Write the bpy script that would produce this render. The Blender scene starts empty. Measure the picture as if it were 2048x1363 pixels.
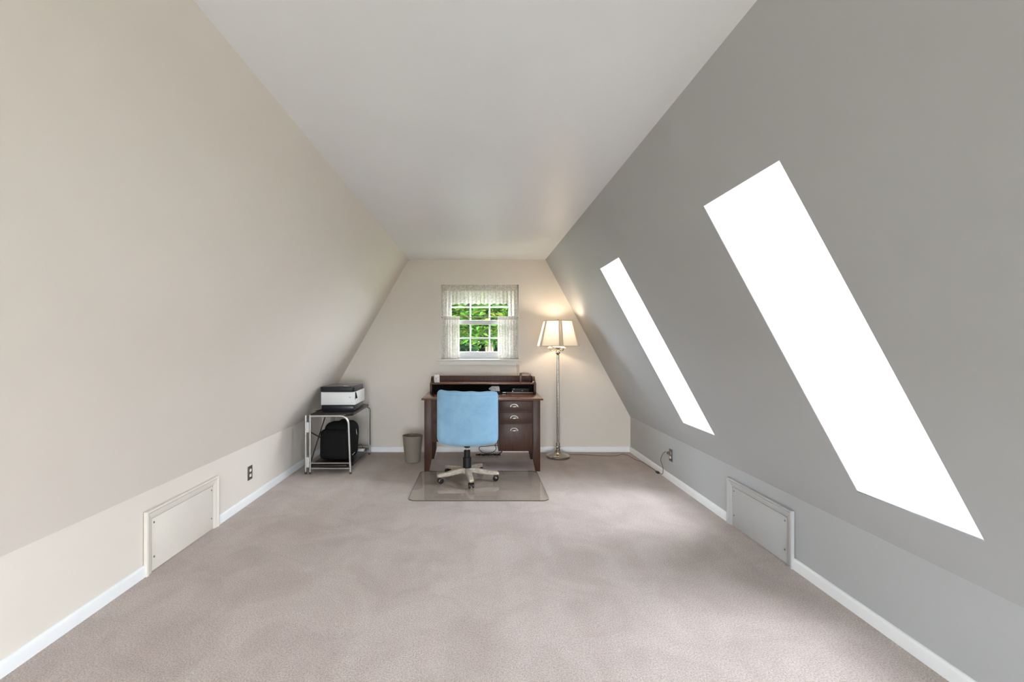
import bpy, bmesh, math, random
from mathutils import Vector, Matrix
random.seed(7)
R = math.radians
scene = bpy.context.scene
C = scene.collection

# ------------------------------------------------------------------ camera
F = 925.0                      # focal length in px of the 2048 px frame
CX, CY, H = 955.0, 685.0, 1.39  # vanishing point of the room, eye height
cam_data = bpy.data.cameras.new('camera')
cam_data.sensor_width = 36.0
cam_data.lens = F / 2048 * 36.0
cam_data.shift_x = (1024 - CX) / 2048
cam_data.shift_y = (CY - 681.5) / 2048
cam_data.clip_start = 0.05
cam = bpy.data.objects.new('camera', cam_data)
cam.location = (0, 0, H)
cam.rotation_euler = (R(90), 0, 0)
C.objects.link(cam)
scene.camera = cam

# ------------------------------------------------------------------ world: plain overcast sky (brighter overhead)
SKY = 140.0
world = bpy.data.worlds.new('overcast_sky')
scene.world = world
world.use_nodes = True
nt = world.node_tree
nt.nodes.clear()
tc = nt.nodes.new('ShaderNodeTexCoord')
sp = nt.nodes.new('ShaderNodeSeparateXYZ')
nt.links.new(tc.outputs['Generated'], sp.inputs[0])
mx = nt.nodes.new('ShaderNodeMath'); mx.operation = 'MAXIMUM'; mx.inputs[1].default_value = 0.0
nt.links.new(sp.outputs['Z'], mx.inputs[0])
ma = nt.nodes.new('ShaderNodeMath'); ma.operation = 'MULTIPLY_ADD'
ma.inputs[1].default_value = SKY * 2 / 3; ma.inputs[2].default_value = SKY / 3
nt.links.new(mx.outputs[0], ma.inputs[0])
bg = nt.nodes.new('ShaderNodeBackground')
bg.inputs['Color'].default_value = (0.93, 0.97, 1.055, 1)
nt.links.new(ma.outputs[0], bg.inputs['Strength'])
wo = nt.nodes.new('ShaderNodeOutputWorld')
nt.links.new(bg.outputs[0], wo.inputs['Surface'])

vs = scene.view_settings
vs.view_transform = 'Standard'
vs.look = 'None'
vs.gamma = 1.0
vs.use_curve_mapping = False
vs.exposure = 0.10
scene.cycles.use_denoising = True
scene.cycles.max_bounces = 16
scene.cycles.diffuse_bounces = 10
scene.cycles.glossy_bounces = 6
scene.cycles.transmission_bounces = 12
scene.cycles.transparent_max_bounces = 24
scene.cycles.caustics_reflective = False
scene.cycles.caustics_refractive = False
scene.cycles.sample_clamp_indirect = 8.0

# ------------------------------------------------------------------ room numbers
YF, YB = -2.4, 5.9             # wall behind the camera, far gable wall
XL, XR = -1.985, 1.95          # knee walls
ZL, ZR = 0.499, 0.444          # knee wall heights
CL, CR, ZC = -0.88, 0.866, 2.45  # flat ceiling edges and height
DR = Vector((CR - XR, 0, ZC - ZR)); LR = DR.length; DR.normalize()   # up the right slope
NR = Vector((DR.z, 0, -DR.x))                                        # outward normal of the right slope
SKYLIGHTS = [(-2.12, -1.56), (-.226, .335), (1.663, 2.225), (3.552, 4.105)]   # first two unseen, added behind the camera for fill light
S0, S1 = 0.262, 1.82           # skylight opening along the slope


def portal(loc, sx, sy, rot):
    l = bpy.data.lights.new('daylight_portal', 'AREA')
    l.shape = 'RECTANGLE'; l.size = sx; l.size_y = sy
    l.cycles.is_portal = True
    o = bpy.data.objects.new('daylight_portal', l)
    o.location = loc
    o.rotation_euler = rot
    C.objects.link(o)
    return o


SHAFT = 0.56                   # depth of the skylight shafts
BFL = Vector((0.46, 0, 0.888)).normalized()                          # flared lower face of the shaft
def slope_pt(s, y, d=0.0):
    return Vector((XR, 0, ZR)) + DR * s + NR * d + Vector((0, y, 0))
s_low = S0 + SHAFT * (BFL.dot(DR) / BFL.dot(NR))
for y0, y1 in SKYLIGHTS:
    p = slope_pt((s_low + S1) / 2, (y0 + y1) / 2, SHAFT - 0.01)
    q = (-NR).to_track_quat('-Z', 'Y')
    portal(p, y1 - y0, S1 - s_low, q.to_euler())
# window openings: x0, x1, z0, z1
WIN = (-0.464, 0.523, 1.182, 2.13)
portal(((WIN[0] + WIN[1]) / 2, YB + 0.16, (WIN[2] + WIN[3]) / 2), WIN[1] - WIN[0], WIN[3] - WIN[2], (R(-90), 0, 0))
REAR_FILL = [(-1.20, -.68, .10, 1.84), (-.60, .62, .10, 1.04), (.70, 1.18, .10, 1.84)]   # three unseen windows added in the rear gable for fill light
for w in REAR_FILL:
    portal(((w[0] + w[1]) / 2, YF - 0.16, (w[2] + w[3]) / 2), w[1] - w[0], w[3] - w[2], (R(90), 0, 0))



# ------------------------------------------------------------------ helpers: materials
def new_mat(name):
    m = bpy.data.materials.new(name)
    m.use_nodes = True
    t = m.node_tree
    return m, t, t.nodes['Principled BSDF']


def set_spec(b, v):
    b.inputs['Specular IOR Level'].default_value = v


def coords(t, scale=(1, 1, 1)):
    c = t.nodes.new('ShaderNodeTexCoord')
    mp = t.nodes.new('ShaderNodeMapping')
    mp.inputs['Scale'].default_value = scale
    t.links.new(c.outputs['Object'], mp.inputs[0])
    return mp.outputs[0]


def noise(t, vec, scale, detail=3, rough=.5, dist=0):
    n = t.nodes.new('ShaderNodeTexNoise')
    n.inputs['Scale'].default_value = scale
    n.inputs['Detail'].default_value = detail
    n.inputs['Roughness'].default_value = rough
    n.inputs['Distortion'].default_value = dist
    t.links.new(vec, n.inputs['Vector'])
    return n.outputs['Fac']


def ramp(t, fac, stops):
    r = t.nodes.new('ShaderNodeValToRGB')
    e = r.color_ramp.elements
    while len(e) < len(stops):
        e.new(0.5)
    for k, (p, c) in enumerate(stops):
        e[k].position = p
        e[k].color = (*c, 1)
    t.links.new(fac, r.inputs[0])
    return r.outputs[0]


def bump(t, b, h, strength, dist):
    n = t.nodes.new('ShaderNodeBump')
    n.inputs['Strength'].default_value = strength
    n.inputs['Distance'].default_value = dist
    t.links.new(h, n.inputs['Height'])
    t.links.new(n.outputs[0], b.inputs['Normal'])


def simple(name, col, rough=.5, metal=0.0, var=.06, vscale=6.0, bmp=0.0, bscale=150.0, spec=.5, stretch=(1, 1, 1)):
    m, t, b = new_mat(name)
    v = coords(t, stretch)
    lo = tuple(c * (1 - var) for c in col)
    hi = tuple(min(1, c * (1 + var)) for c in col)
    t.links.new(ramp(t, noise(t, v, vscale), [(.3, lo), (.7, hi)]), b.inputs['Base Color'])
    b.inputs['Roughness'].default_value = rough
    b.inputs['Metallic'].default_value = metal
    set_spec(b, spec)
    if bmp:
        bump(t, b, noise(t, v, bscale, 2), bmp, .002)
    return m


def thin_glass(name, tint, rough=0.0, ior=1.5, gloss=(1, 1, 1)):
    m = bpy.data.materials.new(name)
    m.use_nodes = True
    t = m.node_tree
    t.nodes.clear()
    tr = t.nodes.new('ShaderNodeBsdfTransparent'); tr.inputs[0].default_value = (*tint, 1)
    gl = t.nodes.new('ShaderNodeBsdfGlossy'); gl.inputs['Roughness'].default_value = rough
    gl.inputs[0].default_value = (*gloss, 1)
    fr = t.nodes.new('ShaderNodeFresnel'); fr.inputs[0].default_value = ior
    mi = t.nodes.new('ShaderNodeMixShader')
    o = t.nodes.new('ShaderNodeOutputMaterial')
    ge = t.nodes.new('ShaderNodeNewGeometry')
    io = t.nodes.new('ShaderNodeMapRange')
    io.inputs['To Min'].default_value = ior; io.inputs['To Max'].default_value = 1 / ior
    t.links.new(ge.outputs['Backfacing'], io.inputs['Value'])
    t.links.new(io.outputs[0], fr.inputs[0])
    t.links.new(fr.outputs[0], mi.inputs[0])
    t.links.new(tr.outputs[0], mi.inputs[1])
    t.links.new(gl.outputs[0], mi.inputs[2])
    t.links.new(mi.outputs[0], o.inputs[0])
    return m


def carpet_mat():
    m, t, b = new_mat('pink_beige_carpet')
    v = coords(t)
    fine = noise(t, v, 145, 4, .75)
    big = noise(t, v, 2.6, 5, .65, .8)
    streak = noise(t, coords(t, (5.0, .7, 1)), 1.5, 3, .5, .3)
    c1 = ramp(t, fine, [(.34, (.315, .255, .225)), (.50, (.555, .472, .428)), (.66, (.755, .668, .62))])
    c2 = ramp(t, big, [(.34, (.84, .82, .81)), (.60, (1, 1, 1))])
    c3 = ramp(t, streak, [(.35, (.95, .935, .93)), (.6, (1, 1, 1))])
    def mul(a, c):
        x = t.nodes.new('ShaderNodeMix'); x.data_type = 'RGBA'; x.blend_type = 'MULTIPLY'
        x.inputs[0].default_value = 1
        t.links.new(a, x.inputs[6]); t.links.new(c, x.inputs[7])
        return x.outputs[2]
    t.links.new(mul(mul(c1, c2), c3), b.inputs['Base Color'])
    b.inputs['Roughness'].default_value = .95
    set_spec(b, .1)
    b.inputs['Sheen Weight'].default_value = .25
    b.inputs['Sheen Roughness'].default_value = .6
    ad = t.nodes.new('ShaderNodeMath'); ad.operation = 'ADD'
    t.links.new(fine, ad.inputs[0]); t.links.new(noise(t, v, 60, 3, .6), ad.inputs[1])
    bump(t, b, ad.outputs[0], .75, .012)
    return m


def wood_mat(name, dark, light, rough=.3, stretch=(1.2, 14, 14), scale=4.0, spec=.5, coat=0.0):
    m, t, b = new_mat(name)
    v = coords(t, stretch)
    g = noise(t, v, scale, 6, .6, 1.2)
    t.links.new(ramp(t, g, [(.3, dark), (.7, light)]), b.inputs['Base Color'])
    b.inputs['Roughness'].default_value = rough
    b.inputs['Coat Weight'].default_value = coat
    b.inputs['Coat Roughness'].default_value = .12
    set_spec(b, spec)
    bump(t, b, g, .08, .002)
    return m


def lace_mat():
    m = bpy.data.materials.new('ivory_lace')
    m.use_nodes = True
    t = m.node_tree
    t.nodes.clear()
    v = coords(t)
    vo = t.nodes.new('ShaderNodeTexVoronoi'); vo.feature = 'DISTANCE_TO_EDGE'
    vo.inputs['Scale'].default_value = 85
    t.links.new(v, vo.inputs['Vector'])
    n = noise(t, v, 40, 3, .6)
    thread = ramp(t, vo.outputs['Distance'], [(.05, (.86, .86, .86)), (.35, (.52, .52, .52))])
    flower = ramp(t, n, [(.46, (0, 0, 0)), (.58, (.35, .35, .35))])
    ad = t.nodes.new('ShaderNodeMath'); ad.operation = 'ADD'; ad.use_clamp = True
    t.links.new(thread, ad.inputs[0]); t.links.new(flower, ad.inputs[1])
    df = t.nodes.new('ShaderNodeBsdfDiffuse'); df.inputs[0].default_value = (.68, .64, .59, 1)
    tl = t.nodes.new('ShaderNodeBsdfTranslucent'); tl.inputs[0].default_value = (.66, .62, .57, 1)
    m1 = t.nodes.new('ShaderNodeMixShader'); m1.inputs[0].default_value = .10
    t.links.new(df.outputs[0], m1.inputs[1]); t.links.new(tl.outputs[0], m1.inputs[2])
    tr = t.nodes.new('ShaderNodeBsdfTransparent')
    m2 = t.nodes.new('ShaderNodeMixShader')
    t.links.new(ad.outputs[0], m2.inputs[0])
    t.links.new(tr.outputs[0], m2.inputs[1]); t.links.new(m1.outputs[0], m2.inputs[2])
    o = t.nodes.new('ShaderNodeOutputMaterial')
    t.links.new(m2.outputs[0], o.inputs[0])
    return m


def shade_mat(name, col, tl_amount):
    m = bpy.data.materials.new(name)
    m.use_nodes = True
    t = m.node_tree
    t.nodes.clear()
    v = coords(t, (1, 1, .05))
    c = ramp(t, noise(t, v, 160, 2), [(.3, tuple(x * .95 for x in col)), (.7, col)])
    df = t.nodes.new('ShaderNodeBsdfDiffuse')
    tl = t.nodes.new('ShaderNodeBsdfTranslucent')
    t.links.new(c, df.inputs[0]); t.links.new(c, tl.inputs[0])
    mi = t.nodes.new('ShaderNodeMixShader'); mi.inputs[0].default_value = tl_amount
    t.links.new(df.outputs[0], mi.inputs[1]); t.links.new(tl.outputs[0], mi.inputs[2])
    o = t.nodes.new('ShaderNodeOutputMaterial')
    t.links.new(mi.outputs[0], o.inputs[0])
    return m


def leaf_mat(name, stops, tl=.35):
    m = bpy.data.materials.new(name)
    m.use_nodes = True
    t = m.node_tree
    t.nodes.clear()
    g = t.nodes.new('ShaderNodeNewGeometry')
    c = ramp(t, g.outputs['Random Per Island'], stops)
    df = t.nodes.new('ShaderNodeBsdfDiffuse')
    tr = t.nodes.new('ShaderNodeBsdfTranslucent')
    t.links.new(c, df.inputs[0]); t.links.new(c, tr.inputs[0])
    mi = t.nodes.new('ShaderNodeMixShader'); mi.inputs[0].default_value = tl
    t.links.new(df.outputs[0], mi.inputs[1]); t.links.new(tr.outputs[0], mi.inputs[2])
    o = t.nodes.new('ShaderNodeOutputMaterial')
    t.links.new(mi.outputs[0], o.inputs[0])
    return m


def emit_mat(name, col, strength):
    m = bpy.data.materials.new(name)
    m.use_nodes = True
    t = m.node_tree
    b = t.nodes['Principled BSDF']
    b.inputs['Base Color'].default_value = (.9, .9, .85, 1)
    b.inputs['Emission Color'].default_value = (*col, 1)
    b.inputs['Emission Strength'].default_value = strength
    return m


BULB = 195.0
MT = dict(
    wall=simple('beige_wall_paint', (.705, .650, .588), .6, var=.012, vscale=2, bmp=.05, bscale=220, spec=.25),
    wallr=simple('shaded_wall_paint', (.410, .418, .424), .55, var=.012, vscale=2, bmp=.05, bscale=220, spec=.3),  # greyed copy of the wall paint; the unlit look is in the colour
    ceil=simple('ceiling_paint', (.755, .765, .785), .30, var=.012, vscale=2, bmp=.04, bscale=40, spec=.4),
    trim=simple('white_trim_paint', (.80, .81, .82), .35, var=.02, spec=.5),
    white=simple('white_shaft_paint', (.66, .672, .672), .6, var=.015, spec=.2),
    carpet=carpet_mat(),
    cream=simple('cream_panel_paint', (.685, .640, .576), .5, var=.015, spec=.3),
    sill=simple('ivory_sill_paint', (.74, .71, .65), .4, var=.015),
    panel_shaded=simple('shaded_panel_paint', (.43, .432, .43), .5, var=.015, spec=.3),  # panel paint greyed like the right wall, its shade put into the colour
    sash=simple('white_vinyl_sash', (.70, .71, .72), .35, var=.02),
    glass=thin_glass('window_glass', (.80, .84, .82)),
    mat=thin_glass('smoked_mat_glass', (.90, .885, .85), .02, 1.5),
    matedge=simple('glass_edge', (.10, .09, .065), .15, var=.05),
    lace=lace_mat(),
    rod=simple('white_rod', (.70, .68, .63), .4),
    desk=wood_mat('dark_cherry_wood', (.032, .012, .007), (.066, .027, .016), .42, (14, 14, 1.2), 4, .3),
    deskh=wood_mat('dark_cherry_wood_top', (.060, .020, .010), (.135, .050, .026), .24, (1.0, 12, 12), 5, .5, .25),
    nickel=simple('satin_nickel', (.30, .265, .23), .38, 1.0, var=.05),
    blue=None,
    black=simple('black_plastic', (.010, .010, .010), .45, var=.1, spec=.2),
    chrome=simple('chrome', (.8, .8, .8), .12, 1.0, var=.02),
    limed=wood_mat('limed_grey_wood', (.31, .255, .20), (.56, .49, .41), .5, (8, 8, 8), 3),
    wheel=simple('brown_caster_plastic', (.016, .012, .010), .25, var=.1, spec=.4),
    silver=simple('silver_grey_tube', (.52, .51, .49), .38, .85, var=.05),
    shelf=simple('dark_laminate', (.018, .013, .011), .3, var=.15, spec=.35),
    brown=simple('brown_flat_bar', (.05, .03, .022), .4, var=.1),
    pwhite=simple('white_printer_plastic', (.70, .70, .69), .45, var=.02),
    pblack=simple('black_printer_plastic', (.012, .013, .016), .3, var=.1, spec=.3),
    lidtop=simple('glossy_lid_plastic', (.035, .032, .03), .12, var=.05, spec=.8),
    bag=simple('black_nylon', (.008, .008, .008), .75, var=.2, spec=.12, vscale=40, bmp=.3, bscale=400),
    bin=simple('taupe_plastic', (.215, .185, .15), .38, var=.04, spec=.4),
    lampm=simple('brushed_nickel', (.44, .40, .35), .26, 1.0, var=.06, stretch=(20, 20, 1)),
    shade=shade_mat('cream_lamp_shade', (.84, .78, .67), .16),
    band=shade_mat('tan_shade_band', (.70, .60, .49), .12),
    bulb=emit_mat('lamp_bulb', (1.0, .81, .61), BULB),
    cup=simple('white_candle_cup', (.83, .82, .78), .4),
    plate=simple('brown_metal_plate', (.16, .145, .12), .35, .6, var=.08),
    socket=simple('white_socket', (.75, .74, .70), .4),
    dark=simple('dark_slot_bay_shade', (.008, .007, .006), .8, spec=.1),
    cord=simple('brown_cord', (.14, .085, .06), .5),
    bcord=simple('black_cord', (.013, .012, .012), .5),
    bronze=simple('bronze_wire', (.10, .062, .04), .38, .6),
    paper=simple('white_box_card', (.70, .69, .66), .6, var=.03),
    print_=simple('grey_print', (.25, .25, .26), .6),
    tray=wood_mat('tan_wood_tray', (.20, .11, .07), (.33, .20, .14), .35),
    leaf=leaf_mat('bright_leaves', [(0, (.016, .052, .008)), (.5, (.033, .084, .013)), (.93, (.066, .110, .021)), (1, (.11, .085, .02))]),
    leafd=leaf_mat('dark_leaves', [(0, (.003, .012, .006)), (.6, (.007, .023, .010)), (1, (.015, .038, .014))], .2),
    bark=simple('bark', (.06, .045, .03), .9, var=.3, vscale=20, bmp=.5, bscale=30),
    grass=simple('grass_ground', (.06, .07, .04), .9, var=.3, vscale=3),
    screw=simple('screw_steel', (.25, .24, .22), .35, .8),
    glassb=shade_mat('frosted_bowl', (.95, .94, .91), .75),
)


def blue_mat():
    m, t, b = new_mat('blue_velvet')
    v = coords(t)
    n1 = noise(t, v, 5.0, 4, .6, .5)
    n2 = noise(t, v, 150, 2, .6)
    ad = t.nodes.new('ShaderNodeMath'); ad.operation = 'MULTIPLY_ADD'
    ad.inputs[1].default_value = .30
    t.links.new(n2, ad.inputs[0]); t.links.new(n1, ad.inputs[2])
    t.links.new(ramp(t, ad.outputs[0], [(.40, (.175, .325, .465)), (.85, (.255, .43, .575))]), b.inputs['Base Color'])
    b.inputs['Roughness'].default_value = .85
    set_spec(b, .15)
    b.inputs['Sheen Weight'].default_value = .35
    b.inputs['Sheen Tint'].default_value = (.6, .8, 1, 1)
    bump(t, b, n2, .15, .002)
    return m
MT['blue'] = blue_mat()


# ------------------------------------------------------------------ helpers: meshes
def obj(name, bm, mat, parent=None, smooth=True, angle=35):
    me = bpy.data.meshes.new(name)
    bmesh.ops.recalc_face_normals(bm, faces=bm.faces[:])
    bm.to_mesh(me); bm.free()
    if smooth:
        me.polygons.foreach_set('use_smooth', [True] * len(me.polygons))
        me.set_sharp_from_angle(angle=R(angle))
    me.materials.append(MT[mat] if isinstance(mat, str) else mat)
    o = bpy.data.objects.new(name, me)
    C.objects.link(o)
    if parent:
        o.parent = parent
    return o


def tag(o, label, cat, group=None):
    o['label'] = label; o['category'] = cat
    if group:
        o['group'] = group
    return o


def thing(name, label, cat, loc=(0, 0, 0), rz=0.0, group=None):
    o = bpy.data.objects.new(name, None)
    o.empty_display_size = .05
    o.location = loc; o.rotation_euler = (0, 0, rz)
    C.objects.link(o)
    return tag(o, label, cat, group)


def struct(o, label=None):
    o['kind'] = 'structure'
    if label:
        o['label'] = label
    return o


def dup(o, parent, loc=None, rot=None):
    c = o.copy(); C.objects.link(c); c.parent = parent
    if loc is not None:
        c.location = loc
    if rot is not None:
        c.rotation_euler = rot
    for ch in [x for x in bpy.data.objects if x.parent == o]:
        k = ch.copy(); C.objects.link(k); k.parent = c
    return c


NB = bmesh.new


def box(bm, x0, x1, y0, y1, z0, z1, bev=0.0, seg=2):
    b = NB()
    bmesh.ops.create_cube(b, size=1)
    for v in b.verts:
        v.co = Vector(((x0 + x1) / 2 + v.co.x * (x1 - x0), (y0 + y1) / 2 + v.co.y * (y1 - y0), (z0 + z1) / 2 + v.co.z * (z1 - z0)))
    if bev:
        bmesh.ops.bevel(b, geom=b.edges[:], offset=bev, segments=seg, affect='EDGES', profile=.5)
    merge(bm, b)
    return bm


def merge(bm, b):
    off = {}
    for v in b.verts:
        off[v] = bm.verts.new(v.co)
    for f in b.faces:
        try:
            bm.faces.new([off[v] for v in f.verts])
        except ValueError:
            pass
    b.free()


def bx(*a, **k):
    return box(NB(), *a, **k)


def prism(bm, poly, lo, hi, plane='xz', bev=0.0):
    """extrude a 2-D polygon; plane xz -> along y, yz -> along x, xy -> along z"""
    b = NB()
    def P(u, v, w):
        return {'xz': (u, w, v), 'yz': (w, u, v), 'xy': (u, v, w)}[plane]
    A = [b.verts.new(P(u, v, lo)) for u, v in poly]
    B = [b.verts.new(P(u, v, hi)) for u, v in poly]
    n = len(poly)
    b.faces.new(A); b.faces.new(B[::-1])
    for i in range(n):
        b.faces.new([A[i], A[(i + 1) % n], B[(i + 1) % n], B[i]])
    if bev:
        bmesh.ops.bevel(b, geom=b.edges[:], offset=bev, segments=2, affect='EDGES', profile=.5)
    merge(bm, b)
    return bm


def tube(bm, pts, r, seg=10, caps=True):
    pts = [Vector(p) for p in pts]
    rs = r if isinstance(r, (list, tuple)) else [r] * len(pts)
    rings = []
    up = None
    for i, p in enumerate(pts):
        d = (pts[min(i + 1, len(pts) - 1)] - pts[max(i - 1, 0)]).normalized()
        if up is None:
            up = Vector((0, 0, 1)) if abs(d.z) < .9 else Vector((1, 0, 0))
        s = d.cross(up).normalized()
        up = s.cross(d).normalized()
        rings.append([bm.verts.new(p + (s * math.cos(a) + up * math.sin(a)) * rs[i]) for a in [2 * math.pi * k / seg for k in range(seg)]])
    for a, b in zip(rings, rings[1:]):
        for k in range(seg):
            bm.faces.new([a[k], a[(k + 1) % seg], b[(k + 1) % seg], b[k]])
    if caps:
        bm.faces.new(rings[0][::-1]); bm.faces.new(rings[-1])
    return bm


def smooth_path(ctrl, n=6):
    P = [Vector(p) for p in ctrl]
    out = []
    for i in range(len(P) - 1):
        p0, p1, p2, p3 = P[max(i - 1, 0)], P[i], P[i + 1], P[min(i + 2, len(P) - 1)]
        for k in range(n):
            t = k / n
            out.append(.5 * ((2 * p1) + (p2 - p0) * t + (2 * p0 - 5 * p1 + 4 * p2 - p3) * t * t + (3 * p1 - p0 - 3 * p2 + p3) * t ** 3))
    out.append(P[-1])
    return out


def lathe(bm, prof, c=(0, 0, 0), seg=32, sx=1.0, sy=1.0):
    rings = []
    for r, z in prof:
        if r < 1e-5:
            rings.append([bm.verts.new((c[0], c[1], c[2] + z))])
        else:
            rings.append([bm.verts.new((c[0] + sx * r * math.cos(2 * math.pi * k / seg), c[1] + sy * r * math.sin(2 * math.pi * k / seg), c[2] + z)) for k in range(seg)])
    for a, b in zip(rings, rings[1:]):
        for k in range(seg):
            k2 = (k + 1) % seg
            if len(a) == 1 and len(b) == 1:
                continue
            if len(a) == 1:
                bm.faces.new([a[0], b[k2], b[k]])
            elif len(b) == 1:
                bm.faces.new([a[k], a[k2], b[0]])
            else:
                bm.faces.new([a[k], a[k2], b[k2], b[k]])
    return bm


def rbox(bm, half, r, cuts=14, fn=None):
    """soft box: cube grid pushed to a rounded box, then bent by fn"""
    b = NB()
    bmesh.ops.create_cube(b, size=2)
    bmesh.ops.subdivide_edges(b, edges=b.edges[:], cuts=cuts, use_grid_fill=True)
    for v in b.verts:
        p = Vector((v.co.x * half[0], v.co.y * half[1], v.co.z * half[2]))
        q = Vector([max(-(h - r), min(h - r, c)) for c, h in zip(p, half)])
        d = p - q
        if d.length > 1e-9:
            p = q + d.normalized() * r
        v.co = fn(p) if fn else p
    merge(bm, b)
    return bm


def quad(bm, pts):
    bm.faces.new([bm.verts.new(p) for p in pts])


def sheet(us, vs_, P, hole):
    """grid of faces over breaks us x vs_, leaving out the cells hole(i, j)"""
    bm = NB()
    V = {}
    def g(i, j):
        if (i, j) not in V:
            V[(i, j)] = bm.verts.new(P(us[i], vs_[j]))
        return V[(i, j)]
    for i in range(len(us) - 1):
        for j in range(len(vs_) - 1):
            if not hole(i, j):
                bm.faces.new([g(i, j), g(i + 1, j), g(i + 1, j + 1), g(i, j + 1)])
    return bm


def thicken(o, t, outward):
    """give a sheet a thickness on its far side"""
    me = o.data
    b = NB(); b.from_mesh(me)
    ctr = Vector((0, 2, 1.2))
    faces = b.faces[:]
    r = bmesh.ops.extrude_face_region(b, geom=faces)
    nv = [e for e in r['geom'] if isinstance(e, bmesh.types.BMVert)]
    for v in nv:
        v.co += outward(v.co) * t
    for f in faces:
        if f.is_valid:
            pass
    bmesh.ops.recalc_face_normals(b, faces=b.faces[:])
    b.to_mesh(me); b.free()


# ------------------------------------------------------------------ structure
T = .12
fl = struct(obj('floor', bx(-2.2, 2.2, YF - .2, YB + .2, -.12, 0), 'carpet', smooth=False), 'pinkish beige cut pile carpet')
ce = struct(obj('ceiling', bx(CL - .25, CR + .25, YF - .2, YB + .2, ZC, ZC + .12), 'ceil', smooth=False), 'flat painted ceiling strip')

# left wall: knee wall and slope in one sheet
b = NB()
prof_l = [(XL, -.1), (XL, ZL), (CL, ZC)]
dl = Vector((CL - XL, 0, ZC - ZL)).normalized(); nl = Vector((-dl.z, 0, dl.x))
knl = (Vector((-1, 0, 0)) + nl).normalized()
outl = [Vector((-1, 0, 0)), knl / knl.dot(nl), nl]
vv = [[b.verts.new((x, y, z)) for x, z in prof_l] for y in (YF - .15, YB + .15)]
vo = [[b.verts.new(Vector((x, y, z)) + outl[k] * T) for k, (x, z) in enumerate(prof_l)] for y in (YF - .15, YB + .15)]
for k in range(2):
    b.faces.new([vv[0][k], vv[1][k], vv[1][k + 1], vv[0][k + 1]])
    b.faces.new([vo[0][k], vo[0][k + 1], vo[1][k + 1], vo[1][k]])
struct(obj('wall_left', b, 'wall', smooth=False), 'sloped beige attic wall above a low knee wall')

# right wall: knee wall, slope with the skylight openings
us = [YF - .15] + [y for p in SKYLIGHTS for y in p] + [YB + .15]
ss = [0, S0, S1, LR]
hole = lambda i, j: j == 1 and i % 2 == 1
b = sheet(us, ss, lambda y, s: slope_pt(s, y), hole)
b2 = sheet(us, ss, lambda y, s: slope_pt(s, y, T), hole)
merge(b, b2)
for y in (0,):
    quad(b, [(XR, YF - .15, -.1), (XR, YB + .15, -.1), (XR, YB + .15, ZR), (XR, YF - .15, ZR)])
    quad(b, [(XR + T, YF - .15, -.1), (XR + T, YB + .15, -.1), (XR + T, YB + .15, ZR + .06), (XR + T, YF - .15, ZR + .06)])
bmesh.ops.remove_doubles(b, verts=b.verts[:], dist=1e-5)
struct(obj('wall_right', b, 'wallr', smooth=False), 'sloped attic wall with skylight openings, shade painted into its grey')


def gable(name, y, out, holes, mat):
    xs = [-2.2] + [x for w in holes for x in w[:2]] + [2.2]
    zs = sorted({-.1, 2.6} | {z for w in holes for z in w[2:]})
    h = lambda i, j: any(w[0] < (xs[i] + xs[i + 1]) / 2 < w[1] and w[2] < (zs[j] + zs[j + 1]) / 2 < w[3] for w in holes)
    b = sheet(xs, zs, lambda x, z: Vector((x, y, z)), h)
    merge(b, sheet(xs, zs, lambda x, z: Vector((x, y + out * .14, z)), h))
    for x0, x1, z0, z1 in holes:
        for p, q in (((x0, z0), (x1, z0)), ((x1, z0), (x1, z1)), ((x1, z1), (x0, z1)), ((x0, z1), (x0, z0))):
            quad(b, [(p[0], y, p[1]), (q[0], y, q[1]), (q[0], y + out * .14, q[1]), (p[0], y + out * .14, p[1])])
    bmesh.ops.remove_doubles(b, verts=b.verts[:], dist=1e-5)
    return struct(obj(name, b, mat, smooth=False))
gable('wall_back', YB, 1, [WIN], 'wall')['label'] = 'beige gable wall with the small window'
gable('wall_front', YF, -1, REAR_FILL, 'wall')


# baseboards (profile: height h, thickness t, rounded top)
def board_profile(s):
    return [(0, 0), (s * .014, 0), (s * .014, .052), (s * .011, .062), (s * .005, .068), (0, .068)]
def side_board(name, x, s, y0, y1):
    b = NB()
    P = board_profile(s)
    n = len(P)
    A = [b.verts.new((x + u, y0, z)) for u, z in P]
    B = [b.verts.new((x + u, y1, z)) for u, z in P]
    b.faces.new(A); b.faces.new(B[::-1])
    for i in range(n):
        b.faces.new([A[i], A[(i + 1) % n], B[(i + 1) % n], B[i]])
    return struct(obj(name, b, 'trim', angle=60))
PL = (2.745, 3.515)            # access panel spans on the knee walls
PR = (2.84, 3.58)
side_board('baseboard_left', XL, 1, YF, PL[0])
side_board('baseboard_left', XL, 1, PL[1], YB)
side_board('baseboard_right', XR, -1, YF, PR[0])
side_board('baseboard_right', XR, -1, PR[1], YB)
b = NB()
P = board_profile(1)
A = [b.verts.new((XL + .014, YB - u, z)) for u, z in P]
B = [b.verts.new((XR - .014, YB - u, z)) for u, z in P]
b.faces.new(A); b.faces.new(B[::-1])
for i in range(len(P)):
    b.faces.new([A[i], A[(i + 1) % len(P)], B[(i + 1) % len(P)], B[i]])
struct(obj('baseboard_back', b, 'trim', angle=60))


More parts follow.
